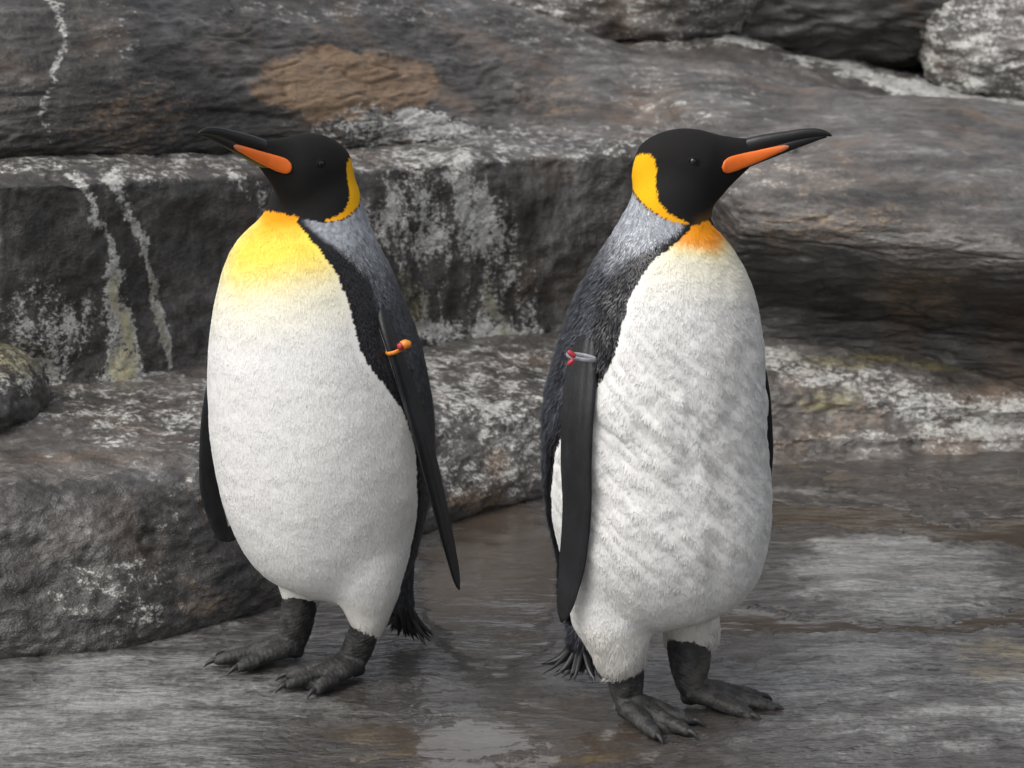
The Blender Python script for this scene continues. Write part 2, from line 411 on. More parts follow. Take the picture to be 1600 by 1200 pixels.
def slab_curves():
    wx = [p[0] for p in WBACK]; wy = [p[1] for p in WBACK]
    WB = {x: atZ(x, y, z[2] + .012) for x, y, z in zip(wx, wy, [WL[int(np.argmin([abs(p[0] - x) for p in WLIP]))] for x in wx])}
    xs = [-500, 0, 200, 400, 555, 700, 850, 1000]
    yb = {x: float(np.interp(x, wx, wy)) for x in xs}
    Yb = {x: float(np.interp(x, wx, [WB[k][1] for k in wx])) for x in xs}
    bx = [p[0] for p in BACK]
    cont = lambda x: atZ(x, np.interp(x, bx, [p[1] for p in BACK]), np.interp(x, bx, [p[2] for p in BACK]))
    R = [1135, 1200, 1300, 1400, 1500, 1600, 2100]
    yc = {x: float(np.interp(x, bx, [p[1] for p in BACK])) for x in R}
    Yc = {x: float(cont(x)[1]) for x in R}
    lipy = dict(zip(R, [322, 320, 325, 338, 352, 368, 430])); lipY = dict(zip(R, [5.80, 5.76, 5.70, 5.65, 5.60, 5.56, 5.4]))
    ridge = [(-500, -60), (0, -90), (200, -95), (400, -60), (555, -22), (700, 2), (850, 29), (1000, 85), (1135, 112), (1200, 138), (1300, 150), (1400, 158), (1500, 168), (1600, 182), (2100, 230)]
    ry = dict(ridge)
    RDG = {-500: (-60, 6.1), 0: (-90, 6.1), 200: (-95, 6.15), 400: (-60, 6.25), 555: (-22, 6.55), 700: (2, 6.85), 850: (29, 7.05), 1000: (85, 7.1)}
    def sl(x, y, Y):
        k = float(np.interp(x, [400, 600, 850, 1000], [1, .6, .1, 0])); r = RDG[x]
        return (x, y, 'y', k * Y + (1 - k) * (Yb[x] + (r[1] - Yb[x]) * (yb[x] - y) / (yb[x] - r[0])))
    C = []
    C.append([(x, yb[x] + 40, 'y', Yb[x] + .10) for x in xs] + [(x, yc[x] + 40, 'y', Yc[x] + .10) for x in R])
    C.append([(x, yb[x] + 4, 'y', Yb[x] + .02) for x in xs] + [(x, yc[x] + 2, 'y', Yc[x] + .02) for x in R])
    C.append([sl(x, yb[x] - 24, Yb[x] - .015) for x in xs] + [(x, .72 * yc[x] + .28 * lipy[x], 'y', Yc[x] - .0) for x in R])
    C.append([sl(x, yb[x] - 24 - .22 * (yb[x] - 24 - ry[x]), Yb[x] + .01) for x in xs] + [(x, lipy[x] + 96, 'y', lipY[x] + .07) for x in R])
    C.append([sl(x, yb[x] - 24 - .45 * (yb[x] - 24 - ry[x]), Yb[x] + .09) for x in xs] + [(x, lipy[x] + 38, 'y', lipY[x]) for x in R])
    C.append([sl(x, yb[x] - 24 - .66 * (yb[x] - 24 - ry[x]), Yb[x] + .2) for x in xs] + [(x, lipy[x] - 22, 'y', lipY[x] + .085) for x in R])
    C.append([sl(x, yb[x] - 24 - .85 * (yb[x] - 24 - ry[x]), Yb[x] + .38) for x in xs] + [(x, .5 * (lipy[x] - 32) + .5 * ry[x], 'y', lipY[x] + .42) for x in R])
    Yr = dict(zip([p[0] for p in ridge], [6.1, 6.1, 6.15, 6.25, 6.55, 6.85, 7.05, 7.1, 7.02, 6.9, 6.7, 6.68, 6.65, 6.62, 6.4]))
    C.append([(x, y, 'y', Yr[x]) for x, y in ridge])
    C.append([(x, y + 5, 'y', Yr[x] + .3) for x, y in ridge])
    C.append([(x, y + 90, 'y', Yr[x] + .45) for x, y in ridge])
    return C
def slab_stain(px, py, V):
    n = fbm(V, 6, 3); st = fbm(V * np.array([1, 1, 4]), 9, 3, off=8)
    wy = np.interp(px, [p[0] for p in WBACK], [p[1] for p in WBACK])
    g = .62 * seg(px, py, [(58, -20, 8), (88, 30, 8), (92, 80, 6), (84, 130, 5), (70, 170, 6), (76, 220, 4)])
    g = g + .5 * blob(px, py, 600, 205, 150, 42) + .46 * seg(px, py, [(640, 190, 26), (720, 205, 16), (860, 212, 7), (1040, 208, 6)])
    g = g + .28 * blob(px, py, 560, 20, 260, 24) + .2 * blob(px, py, 180, 40, 60, 60) + .26 * blob(px, py, 880, 50, 120, 40)
    g = g + .24 * blob(px, py, 1080, 150, 160, 60) + .22 * blob(px, py, 1200, 260, 140, 60)
    o = 1.0 * blob(px, py, 540, 132, 158, 56, .28) + .38 * blob(px, py, 860, 150, 80, 40) + .42 * blob(px, py, 200, 190, 170, 90, .9) + .3 * blob(px, py, 400, 40, 260, 50, .9) + .36 * blob(px, py, 1270, 260, 120, 50)
    o = o + .46 * blob(px, py, 1440, 460, 110, 70, .9) + .42 * blob(px, py, 1300, 350, 240, 50, .9)
    a = .25 * blob(px, py, 520, 220, 120, 20)
    tone = .95 + .45 * n + .35 * st
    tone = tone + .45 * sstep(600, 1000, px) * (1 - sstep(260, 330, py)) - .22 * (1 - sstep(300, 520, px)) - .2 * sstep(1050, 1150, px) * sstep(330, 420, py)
    return g, o, a, np.clip(tone, .3, 2)
def slab_disp(V, N):
    W = V * np.array([1, 1.2, 5])
    st = fbm(W, 6, 4, off=41)
    crease = np.clip(1 - np.abs(fbm(W * np.array([.8, .8, 1]), 4.5, 2, off=60)) * 9, 0, 1)
    return .030 * fbm(V, 1.9, 3, off=40) + .014 * st - .007 * crease * sstep(.0, .2, fbm(V, 3, 2, off=71)) + .004 * fbm(W, 26, 3, off=44)
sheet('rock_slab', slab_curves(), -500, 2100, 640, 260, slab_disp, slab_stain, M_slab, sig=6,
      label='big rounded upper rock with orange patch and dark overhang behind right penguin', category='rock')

# small boulder at the foot of the wall, off to the left
def boulder(name, c, r, disp, stain, mat, seed, n=110, **props):
    th = np.linspace(0.001, np.pi - .001, n); ph = np.linspace(0, 2 * np.pi, 2 * n, endpoint=False)
    D = np.stack([np.sin(th)[:, None] * np.cos(ph), np.sin(th)[:, None] * np.sin(ph), np.repeat(np.cos(th)[:, None], 2 * n, 1)], -1)
    D = np.sign(D) * np.abs(D) ** .85
    V = (np.asarray(c) + D * np.asarray(r)).reshape(-1, 3)
    N = (D / np.asarray(r)).reshape(-1, 3); N /= np.linalg.norm(N, axis=1)[:, None]
    i = np.arange(n * 2 * n).reshape(n, 2 * n); j = np.roll(i, -1, 1)
    Q = np.stack([i[:-1], i[1:], j[1:], j[:-1]], -1).reshape(-1, 4)
    V = V + N * disp(V, N)[:, None]
    me = mesh_from(name, V, Q)
    px, py = toPx(V)
    set_col(me, 'stain', np.stack(stain(px, py, V), 1))
    return link(name, me, mat, **props)
c0 = atY(-85, 612, 4.85)
boulder('boulder', c0 - np.array([0, 0, .035]), (.19, .27, .125), rockdisp(.05, .014, .008, 1.5, 80),
        lambda px, py, V: (.40 * (1 - sstep(590, 650, py)) + .05, 0 * px, .6 * (1 - sstep(560, 640, py)), 0.75 + .4 * fbm(V, 9, 3)), M_wall, 5,
        label='small lichen-topped boulder on the ledge against the streaked rock wall', category='boulder')

# channel and rocks beyond the ridge
def chan_stain(px, py, V):
    n = fbm(V, 7, 3)
    g = .8 * seg(px, py, [(1130, 48, 10), (1200, 62, 12), (1300, 92, 14), (1420, 135, 20), (1540, 160, 24), (1750, 190, 26)]) + .32 * blob(px, py, 1060, 60, 130, 24)
    g = g + .34 * blob(px, py, 1560, 120, 100, 30)
    return g, .2 * blob(px, py, 1400, 110, 160, 30), 0 * px, np.clip(.9 + .5 * n, .3, 2)
fb = [(500, 40), (800, 52), (900, 62), (955, 60), (1000, 50), (1140, 46), (1200, 66), (1300, 92), (1400, 112), (1500, 135), (1600, 150), (2200, 220)]
chan = [[(x, y + 200, 'y', 7.0) for x, y in fb], [(x, y + 75, 'y', 7.15) for x, y in fb], [(x, y + 38, 'y', 7.3) for x, y in fb],
        [(x, y + 14, 'y', 7.5) for x, y in fb], [(x, y, 'y', 7.8) for x, y in fb], [(x, y - 10, 'y', 8.4) for x, y in fb]]
sheet('rock_channel', chan, 500, 2200, 300, 70, rockdisp(.03, .016, .008, 2, 100), chan_stain, M_far, sig=4,
      label='pale water-worn channel with white streaks between the far rocks and the upper rock', category='rock')
def far_boulder(px, py, Y, r, label, stain, seed, mat):
    c = atY(px, py, Y)
    boulder('boulder', c, r, rockdisp(.10, .03, .014, 2.2, seed), stain, mat, seed, label=label, category='boulder')
far_boulder(890, -2, 7.85, (.56, .4, .20), 'grey far boulder with a dark crack beneath, above the upper rock ridge',
            lambda px, py, V: (.34 + .3 * fbm(V, 6, 2), 0 * px, 0 * px, np.clip(1.05 + .6 * fbm(V, 5, 3), .3, 2)), 120, M_far)
far_boulder(1320, 6, 8.1, (.66, .5, .22), 'smooth dark brown far boulder between two paler rocks',
            lambda px, py, V: (0 * px, .2 + 0 * px, 0 * px, .55 + .2 * fbm(V, 5, 3)), 140, M_slab)
far_boulder(1610, 66, 7.8, (.32, .4, .18), 'pale streaked boulder at the far end of the channel',
            lambda px, py, V: (.46 + .5 * fbm(V * np.array([1, 1, 2.5]), 12, 3), 0 * px, 0 * px, 1.1 + .4 * fbm(V, 9, 3)), 160, M_far)

# rising rock behind everything
cliff = [[(x, 150, 'y', 8.2) for x in (-1400, 800, 3000)], [(x, 40, 'y', 8.8) for x in (-1400, 800, 3000)],
         [(x, -150, 'y', 9.2) for x in (-1400, 800, 3000)], [(x, -420, 'y', 9.8) for x in (-1400, 800, 3000)], [(x, -560, 'y', 10.6) for x in (-1400, 800, 3000)]]
sheet('terrain', cliff, -1400, 3000, 260, 90, rockdisp(.22, .05, .02, 2, 200),
      lambda px, py, V: (.1 + .4 * fbm(V, 3, 3), .2 + 0 * px, 0 * px, np.clip(.7 + .5 * fbm(V, 3, 3), .3, 2)), M_slab, sig=2, kind='structure')

# ------------------------------------------------------------------ ground: wet concrete floor with shallow film of water
def ground_material():
    t = NT('wet_floor')
    mk = t.attr('stain'); ch = t.sep(mk.outputs['Color']); pale, wetm, och = ch[0], ch[1], ch[2]
    n1 = t.noise(5, 8, .62, (1, .8, 1), .15); n2 = t.noise(24, 7, .68, (1, .8, 1), .1); n3 = t.noise(105, 5, .7, (1, .7, 1), .1); n4 = t.noise(330, 2, .6)
    n0 = t.noise(9, 8, .7, (.45, 1, 1), .2)
    brk = t.math('ADD', t.math('MULTIPLY', t.math('SUBTRACT', n0, .5), 2.0), t.math('ADD', t.math('MULTIPLY', t.math('SUBTRACT', n2, .5), .8), t.math('MULTIPLY', t.math('SUBTRACT', n3, .5), .5)))
    base = t.ramp(t.math('ADD', t.math('MULTIPLY', n2, .55), t.math('MULTIPLY', n3, .45)), [(.36, (.024, .021, .019)), (.5, (.050, .045, .041)), (.66, (.095, .088, .082))])
    pf = t.ss(t.math('ADD', pale, brk), .25, .95)
    base = t.mix(t.math('MULTIPLY', pf, .9), base, t.mix(t.ss(t.math('ADD', t.math('MULTIPLY', n0, .6), t.math('MULTIPLY', n3, .4)), .36, .64), (.10, .10, .096), (.33, .33, .32)))
    wf = t.ss(t.math('ADD', wetm, t.math('MULTIPLY', brk, .6)), .35, .65)
    base = t.mix(t.math('MULTIPLY', wf, .85), base, t.mix(n1, (.042, .031, .023), (.082, .063, .047)))
    of = t.ss(t.math('ADD', och, t.math('MULTIPLY', brk, 1.5)), .40, .95)
    base = t.mix(t.math('MULTIPLY', of, .75), base, t.mix(n3, (.07, .055, .03), (.22, .165, .07)))
    rough = t.lin(wf, 0, 1, .32, .08)
    rough = t.math('ADD', rough, t.math('MULTIPLY', t.math('SUBTRACT', n2, .5), .12))
    dry = t.lin(wf, 0, 1, 1.0, .15)
    h2 = t.math('MULTIPLY', n2, dry); h3 = t.math('MULTIPLY', n3, dry); h4 = t.math('MULTIPLY', n4, dry)
    nb = t.bump(t.math('MULTIPLY', n0, dry), .6, .02); nb = t.bump(h2, .7, .014, nb); nb = t.bump(h3, .7, .0045, nb); nb = t.bump(h4, .5, .0012, nb)
    m = t.out(base, rough, nb, .5)
    cn = t.bump(t.math('MULTIPLY', t.noise(40, 3, .5, (.5, 1.1, 1), .2), dry), 1.0, .012)
    t.l.new(cn, t.b.inputs['Coat Normal'])
    t.inp(t.b.inputs['Coat Weight'], t.lin(n1, .3, .6, .6, 1.0)); t.inp(t.b.inputs['Coat Roughness'], t.lin(wf, 0, 1, .09, .05)); t.b.inputs['Coat IOR'].default_value = 1.75
    return m
def ax(lo, hi, n, far_lo, far_hi):
    core = np.linspace(lo, hi, n); g = np.geomspace(.05, 1, 14)
    return np.concatenate([(lo + (far_lo - lo) * g)[::-1], core, hi + (far_hi - hi) * g])
gx, gy = ax(-1.5, 1.7, 420, -40, 40), ax(2.9, 5.9, 430, -40, 60)
GX, GY = np.meshgrid(gx, gy); GV = np.stack([GX.ravel(), GY.ravel(), np.zeros(GX.size)], 1)
gpx, gpy = toPx(np.stack([GV[:, 0], np.maximum(GV[:, 1], 1.0), GV[:, 2]], 1))
gpx, gpy = warp(gpx, gpy, GV, 1.0)
near = (1 - sstep(5.8, 7.5, GV[:, 1])) * sstep(2.0, 3.0, GV[:, 1]) * (1 - sstep(1.6, 3, np.abs(GV[:, 0])))
pale = .75 * blob(gpx, gpy, 160, 1130, 420, 110) + .5 * blob(gpx, gpy, 330, 1000, 260, 50) + .72 * blob(gpx, gpy, 1410, 890, 210, 74) + .55 * blob(gpx, gpy, 1440, 1075, 330, 110) + .3 * blob(gpx, gpy, 1250, 1010, 160, 70)
pale = pale + .25 * blob(gpx, gpy, 1410, 880, 150, 50) + .3 * blob(gpx, gpy, 760, 1160, 220, 30) + .42 * seg(gpx, gpy, [(1200, 755, 8), (1330, 768, 10), (1450, 790, 10), (1620, 792, 8)]) + .25 * blob(gpx, gpy, 1420, 735, 250, 16)
wetm = .85 * blob(gpx, gpy, 770, 900, 130, 170) + .62 * blob(gpx, gpy, 560, 1165, 230, 65) + .8 * seg(gpx, gpy, [(1190, 800, 20), (1330, 806, 20), (1460, 822, 17), (1640, 830, 26)]) + .75 * seg(gpx, gpy, [(1130, 962, 18), (1260, 970, 14), (1440, 975, 12), (1650, 945, 14)])
wetm = wetm + .6 * blob(gpx, gpy, 900, 1140, 220, 90) + .6 * seg(gpx, gpy, [(1300, 745, 12), (1640, 752, 20)]) + .45 * blob(gpx, gpy, 1150, 1000, 120, 50) + .4 * blob(gpx, gpy, 1240, 735, 90, 16)
och = .7 * blob(gpx, gpy, 1560, 1030, 90, 48) + .45 * blob(gpx, gpy, 520, 1180, 180, 50) + .35 * blob(gpx, gpy, 1320, 1110, 30, 24) + .4 * blob(gpx, gpy, 1260, 730, 120, 16) + .3 * blob(gpx, gpy, 870, 1170, 140, 40)
GV[:, 2] = near * (.004 * (pale - .5) - .004 * wetm + .009 * fbm(GV, 2.6, 3, off=7) + .0055 * (1 - .8 * np.clip(wetm * 1.3, 0, 1)) * fbm(GV * np.array([.7, 1, 1]), 16, 3, off=9))
GV[:, 2] -= .004
gme = mesh_from('ground', GV, grid_faces(len(gy), len(gx)))
set_col(gme, 'stain', np.stack([pale * near + .35 * (1 - near), wetm * near, och * near, np.ones_like(pale)], 1))
link('ground', gme, ground_material(), kind='structure')
G_BVH = BVHTree.FromPolygons([tuple(v) for v in GV], [tuple(q) for q in grid_faces(len(gy), len(gx)).tolist()])
def gz(x, y):
    h = G_BVH.ray_cast(Vector((x, y, 1)), Vector((0, 0, -1)))
    return h[0].z if h[0] else 0.0

# ------------------------------------------------------------------ penguin materials
def feather_material(name, rough, spec, sheen=0.0):
    t = NT(name); a = t.attr('Col')
    n = t.noise(700, 2, .6)
    c = t.mix(1.0, a.outputs['Color'], t.mix(n, (.86, .86, .86), (1.1, 1.1, 1.1)), 'MULTIPLY')
    m = t.out(c, rough, None, spec)
    if sheen:
        t.b.inputs['Sheen Weight'].default_value = sheen; t.b.inputs['Sheen Roughness'].default_value = .4
    return m
M_white = feather_material('white_feather', .85, .25)
M_dark = feather_material('dark_feather', .42, .5)
def skin_material():
    t = NT('under_plumage'); a = t.attr('Col')
    return t.out(a.outputs['Color'], .85, t.bump(t.noise(500, 3, .6), .4, .001), .2)
M_skin = skin_material()
def flipper_material():
    t = NT('flipper_skin'); a = t.attr('Col')
    n = t.noise(260, 4, .65, (1, 1, .45)); n2 = t.noise(40, 5, .6, (1, 1, .4))
    c = t.mix(1.0, a.outputs['Color'], t.mix(t.ss(n2, .35, .7), (.7, .7, .7), (1.5, 1.5, 1.5)), 'MULTIPLY')
    return t.out(c, t.lin(n2, .3, .7, .36, .52), t.bump(n, .5, .0016), .35)
M_flip = flipper_material()
def foot_material():
    t = NT('foot_skin')
    v = t.voronoi(240); n = t.noise(60, 5, .6); n3 = t.noise(14, 4, .6)
    c = t.mix(t.ss(n, .4, .7), (.013, .013, .013), (.045, .044, .043))
    c = t.mix(t.math('MULTIPLY', t.ss(n3, .52, .7), .5), c, (.06, .052, .042))
    return t.out(c, t.lin(n, .3, .7, .55, .72), t.bump(n, .3, .002, t.bump(v, .45, .0016)), .4)
M_foot = foot_material()
def plain(name, c, rough, spec=.5, scale=120, amt=.25, bump=.0):
    t = NT(name); n = t.noise(scale, 4, .6)
    d = tuple(x * (1 - amt) for x in c); b = tuple(min(1, x * (1 + amt)) for x in c)
    return t.out(t.mix(n, d, b), rough, t.bump(n, .4, bump) if bump else None, spec)
M_bill = plain('black_bill', (.0075, .0075, .008), .34, .4, 90, .4, .0008)
M_claw = plain('claw_horn', (.016, .015, .015), .5, .4, 150, .4, .0006)
M_eye = plain('eye', (.006, .004, .003), .08, .5)
M_lid = plain('eyelid', (.006, .006, .006), .7, .2)
M_tail = plain('tail_feather', (.009, .009, .010), .40, .5, 200, .5)
def plate_material():
    t = NT('bill_plate'); n = t.noise(45, 4, .6); a = t.attr('Col')
    return t.out(t.mix(1.0, a.outputs['Color'], t.mix(n, (.85, .85, .85), (1.12, 1.12, 1.12)), 'MULTIPLY'), .34, t.bump(t.noise(160, 3, .6), .2, .0006), .45)
M_plate = plate_material()
M_orange = plain('orange_band', (.62, .20, .02), .45, .5, 160, .5)
M_red = plain('red_band', (.33, .02, .03), .5, .5, 160, .4)
M_greyband = plain('grey_band', (.20, .20, .22), .4, .5, 160, .4)

# ------------------------------------------------------------------ penguin builder
MM = 1.0 / 1051.0
HEAD = [(984, 268, 282, 5), (988, 248, 296, 17), (995, 233, 312, 27), (1006, 221, 324, 35), (1025, 209.5, 334, 42), (1050, 202, 341, 45.5), (1072, 200, 343, 46),
        (1092, 202, 340, 43), (1108, 206, 332, 38), (1122, 209.5, 316, 28), (1136, 212, 298, 20), (1150, 213.5, 283, 14.5), (1164, 214, 270, 10.5), (1178, 214, 258, 7), (1190, 213.5, 248, 4)]
PATCH = np.array([(1014, 237), (1023, 246), (1025, 262), (1023, 285), (1028, 305), (1042, 322), (1062, 333), (1078, 340), (1066, 340), (1045, 334), (1020, 322), (1000, 308), (988, 293), (983, 275), (985, 256), (992, 243), (1003, 237)], float)
NECKLINE = [(970, 282), (982, 291), (990, 302), (1004, 314), (1024, 326), (1048, 337), (1078, 342.5), (1095, 341), (1112, 336), (1140, 330), (1200, 320)]
def in_poly(x, y, P):
    r = np.zeros(len(x), bool); n = len(P)
    for i in range(n):
        x0, y0 = P[i]; x1, y1 = P[i - 1]
        c = ((y0 > y) != (y1 > y)) & (x < (x1 - x0) * (y - y0) / (y1 - y0 + 1e-9) + x0)
        r ^= c
    return r

def lerp3(a, b, t): return a[None] + (b - a)[None] * t[:, None]

def penguin(S):
    root = bpy.data.objects.new('penguin', None); COL.objects.link(root)
    root['label'] = S['label']; root['category'] = 'penguin'; root['group'] = 'penguins on the rock floor'
    f = np.array(S['face'], float); f /= np.linalg.norm(f); sd = np.array([-f[1], f[0]])      # facing, its left side
    Y0 = S['Y']
    # --- trunk: rings across the body axis, long axis along facing
    rows = np.array(S['rows'], float)
    yy = np.linspace(rows[0, 0], rows[-1, 0], 150)
    xl = np.interp(yy, rows[:, 0], rows[:, 1]); xr = np.interp(yy, rows[:, 0], rows[:, 2])
    A = gsmooth(np.stack([xl, xr], 1), 2.5); xl, xr = A[:, 0], A[:, 1]
    L = np.array([atY(x, y, Y0) for x, y in zip(xl, yy)]); Rr = np.array([atY(x, y, Y0) for x, y in zip(xr, yy)])
    cz = L[:, 2]; cx = (L[:, 0] + Rr[:, 0]) / 2; hw = (Rr[:, 0] - L[:, 0]) / 2
    ref = np.interp(atY(800, 650, Y0)[2], cz[::-1], cx[::-1])
    cy = Y0 + (cx - ref) * (f[1] / f[0]) * .5
    rho = S.get('rho', 1.04)
    Af = hw / math.sqrt(f[0] ** 2 + rho ** 2 * f[1] ** 2); As = Af * rho
    a = np.linspace(0, 2 * np.pi, 96, endpoint=False)
    R = np.zeros((len(yy), 96, 3))
    R[:, :, 0] = cx[:, None] + Af[:, None] * np.cos(a) * f[0] + As[:, None] * np.sin(a) * sd[0]
    R[:, :, 1] = cy[:, None] + Af[:, None] * np.cos(a) * f[1] + As[:, None] * np.sin(a) * sd[1]
    R[:, :, 2] = cz[:, None]
    parts = [rings_mesh(R[::-1])]
    zs = cz[::-1]; cxs, cys = cx[::-1], cy[::-1]
    # --- head: rings along the bill axis
    e = math.radians(S['head_pitch']); hf = np.array([*S['head_face'], 0.0]); hf /= np.linalg.norm(hf)
    H = math.cos(e) * hf + np.array([0, 0, math.sin(e)]); Vv = -math.sin(e) * hf + np.array([0, 0, math.cos(e)])
    Sv = np.cross(Vv, H)
    HO = atY(*S['head_at'])
    ks = S.get('head_scale', 1.0)
    def hp(x, y, s=0.0): return HO + ks * ((x - 1070) * MM * H + (265 - y) * MM * Vv + s * Sv)
    def hl(P):
        D = (P - HO) / ks
        return D @ H / MM + 1070, 265 - D @ Vv / MM, D @ Sv
    hd = catmull(np.array(HEAD, float), 60)
    b = np.linspace(0, 2 * np.pi, 56, endpoint=False)
    HR = []
    for x, t, bo, w in hd:
        cyv = (t + bo) / 2; hh = (bo - t) / 2
        ww = w * .001
        HR.append([hp(x, cyv - hh * np.sin(q), ww * np.cos(q) * (1 - .12 * max(0, -math.sin(q)))) for q in b])
    parts.append(rings_mesh(np.array(HR)))
    # --- thighs and tail root
    for T in S['thighs']:
        parts.append(tube([atY(*p) for p in T[0]], T[1], 28, 26))
    parts.append(tube([atY(*p) for p in S['tailroot'][0]], S['tailroot'][1], 24, 20))
    W, Q = remesh(parts, .0032, 14)
    N = vnormals(W, Q)
    px, py = toPx(W)
    zc = W[:, 2]
    # slow unevenness of the plumage
    hx, hy, hs_ = hl(W)
    below = hy > np.interp(hx, [p[0] for p in NECKLINE], [p[1] for p in NECKLINE])
    body = sstep(-10, 25, hy - np.interp(hx, [p[0] for p in NECKLINE], [p[1] for p in NECKLINE]))
    # let thighs, tail root and neck flow into the trunk
    E = np.concatenate([Q[:, [0, 1]], Q[:, [1, 2]], Q[:, [2, 3]], Q[:, [3, 0]]]); deg = np.bincount(E[:, 0], minlength=len(W))[:, None]
    hyl = hy - np.interp(hx, [p[0] for p in NECKLINE], [p[1] for p in NECKLINE])
    sm = sstep(S['leg_z'] + .17, S['leg_z'] + .10, W[:, 2]) * sstep(S['leg_z'] - .07, S['leg_z'] - .02, W[:, 2]) + .8 * sstep(-88, -55, hyl) * sstep(45, 20, hyl) * sstep(1135, 1105, hx)
    sm = np.clip(sm, 0, 1)[:, None]
    for _ in range(70):
        AV = np.stack([np.bincount(E[:, 0], W[E[:, 1], k], minlength=len(W)) for k in range(3)], 1) / deg
        W = W + sm * .6 * (AV - W)
    N = vnormals(W, Q)
    W = W + N * (body * S['uneven'] * fbm(W, 14, 3, off=S['seed']))[:, None]
    if S.get('ruffle'):
        ca, sa = math.cos(math.radians(54)), math.sin(math.radians(54))
        U1 = (W[:, 0] * ca - W[:, 2] * sa); U2 = (W[:, 0] * sa + W[:, 2] * ca)         # along / across the ruffles
        P2 = np.stack([U1 * .30, W[:, 1] * .3, U2], 1)
        wv = fbm(P2, 44, 2, off=3); wv = np.sign(wv) * np.abs(wv) ** .8
        m = blob(px, py, 1035, 700, 160, 220, .9) * 1.0 + .12
        W = W + N * (body * (m * .0062 * wv + .0006 * m * fbm(W, 95, 2, off=33)))[:, None]
        W = W + N * (.003 * blob(px, py, 1162, 890, 34, 70, .9) - .004 * blob(px, py, 1122, 895, 16, 60, .95))[:, None]
    N = vnormals(W, Q)
    bvh = BVHTree.FromPolygons([tuple(v) for v in W], [tuple(q) for q in Q.tolist()])
    def cast(x, y):
        d = ray(x, y); h = bvh.ray_cast(Vector((0, 0, CAM_H)), Vector(d).normalized())
        return np.array(h[0]) if h[0] else None
    def theta(P):
        X = P[:, 0] - np.interp(P[:, 2], zs, cxs); Yv = P[:, 1] - np.interp(P[:, 2], zs, cys)
        return np.arctan2(X * sd[0] + Yv * sd[1], X * f[0] + Yv * f[1]), np.hypot(X, Yv)
    bp = [cast(x, y) for x, y in S['edge']]; bp = np.array([p for p in bp if p is not None])
    bt = np.abs(theta(bp)[0]); order = np.argsort(bp[:, 2])
    ez, et = bp[order, 2], bt[order]
    ztop = ez[-1]; zch = lambda y: atY(800, y, Y0 - .1)[2]
    def colour(P, rnd=None):
        n = len(P)
        th, rr = theta(P); z = P[:, 2]
        jag = fbm(P, 160, 2, off=5) * .0035 + fbm(P, 25, 2, off=8) * .003
        ed = np.interp(z, ez, et); lz = sstep(S['leg_z'] + .02, S['leg_z'] - .03, z); ed = ed * (1 - lz) + np.maximum(ed, 2.25) * lz
        d = (np.abs(th) - ed) * np.maximum(rr, .03) + jag
        hx, hy, hs_ = hl(P)
        nl = np.interp(hx, [p[0] for p in NECKLINE], [p[1] for p in NECKLINE])
        C = np.zeros((n, 3)); kind = np.zeros(n, int)               # kind 0 white, 1 back, 2 head, 3 patch, 4 chest
        white = np.array([.69, .685, .67])
        C[:] = white
        # chest colour: orange at the throat to yellow to cream
        c0, c1, c2 = S['chest']                                     # z of orange end, yellow end, cream end
        zz = z + .012 * fbm(P, 11, 2, off=2) - .02 * np.abs(th)
        org, yel, crm = np.array(S.get('orange', (.78, .28, .006))), np.array(S.get('yellow', (.80, .61, .085))), np.array([.74, .70, .50])
        k1 = sstep(c0 + S['chest_soft'], c0 - S['chest_soft'], zz); k2 = sstep(c1 + S.get('ysoft', .045), c1 - S.get('ysoft', .045), zz); k3 = sstep(c2 + .07, c2 - .07, zz)
        ch = org[None] * (1 - k1)[:, None] + yel[None] * k1[:, None]
        ch = ch * (1 - k2)[:, None] + crm[None] * k2[:, None]
        ch = ch * (1 - k3)[:, None] + white[None] * k3[:, None]
        if S.get('pale_side'):
            ps = sstep(.0, .9, -th * S['pale_side']) * .6 * k1 * (1 - k3)
            ch = ch * (1 - ps)[:, None] + np.array([.80, .72, .34])[None] * ps[:, None]
        C[:] = ch
        # back
        bw = np.interp(z, [S['zwaist'] - .2, S['zwaist'], ztop - .09, ztop - .02, ztop], [.012, .02, .045, .008, .003])
        back = d > 0
        g = sstep(0, .016, d - bw)
        lightn = sstep(S['grey'][0], S['grey'][1], z + .03 * fbm(P, 10, 2))
        lo, hi = np.array([.035, .038, .046]), np.array([.25, .265, .29])
        gcol = lo[None] * (1 - lightn)[:, None] + hi[None] * lightn[:, None]
        st = fbm(P * np.array([1, 1, .35]), 120, 2, off=1)
        dash = fbm(P * np.array([1, 1, .32]), 250, 2, off=61); gcol *= np.clip(1 + .35 * st + (1.5 - .7 * lightn) * dash, .15, 2.4)[:, None]
        bc = np.array([.010, .010, .012])[None] * (1 - g)[:, None] + gcol * g[:, None]
        C[back] = bc[back]; kind[back] = 1
        # head
        hd_ = (hy + fbm(P, 140, 2, off=6) * 2.5) < nl
        blk = np.array([.0085, .0080, .0080]) * np.ones((n, 3))
        C[hd_] = blk[hd_]; kind[hd_] = 2
        # olive transition at the throat
        tr = S.get('olive', 0) * (1 - sstep(0, 20, nl - hy)) * hd_ * sstep(1076, 1094, hx)
        C = C * (1 - .35 * tr)[:, None] + np.array([.20, .10, .005])[None] * (.35 * tr)[:, None]
        jx = hx + 1.6 * fbm(P, 220, 2, off=12); jy = hy + 1.6 * fbm(P, 220, 2, off=14)
        pt = in_poly(jx, jy, PATCH) & (np.abs(hs_) > .006)
        pc = np.array([.72, .37, .004]) * np.ones((n, 3))
        pc = pc * (1 - .5 * sstep(300, 338, hy))[:, None] + np.array([.78, .30, .003])[None] * (.5 * sstep(300, 338, hy))[:, None]
        C[pt] = pc[pt]; kind[pt] = 3
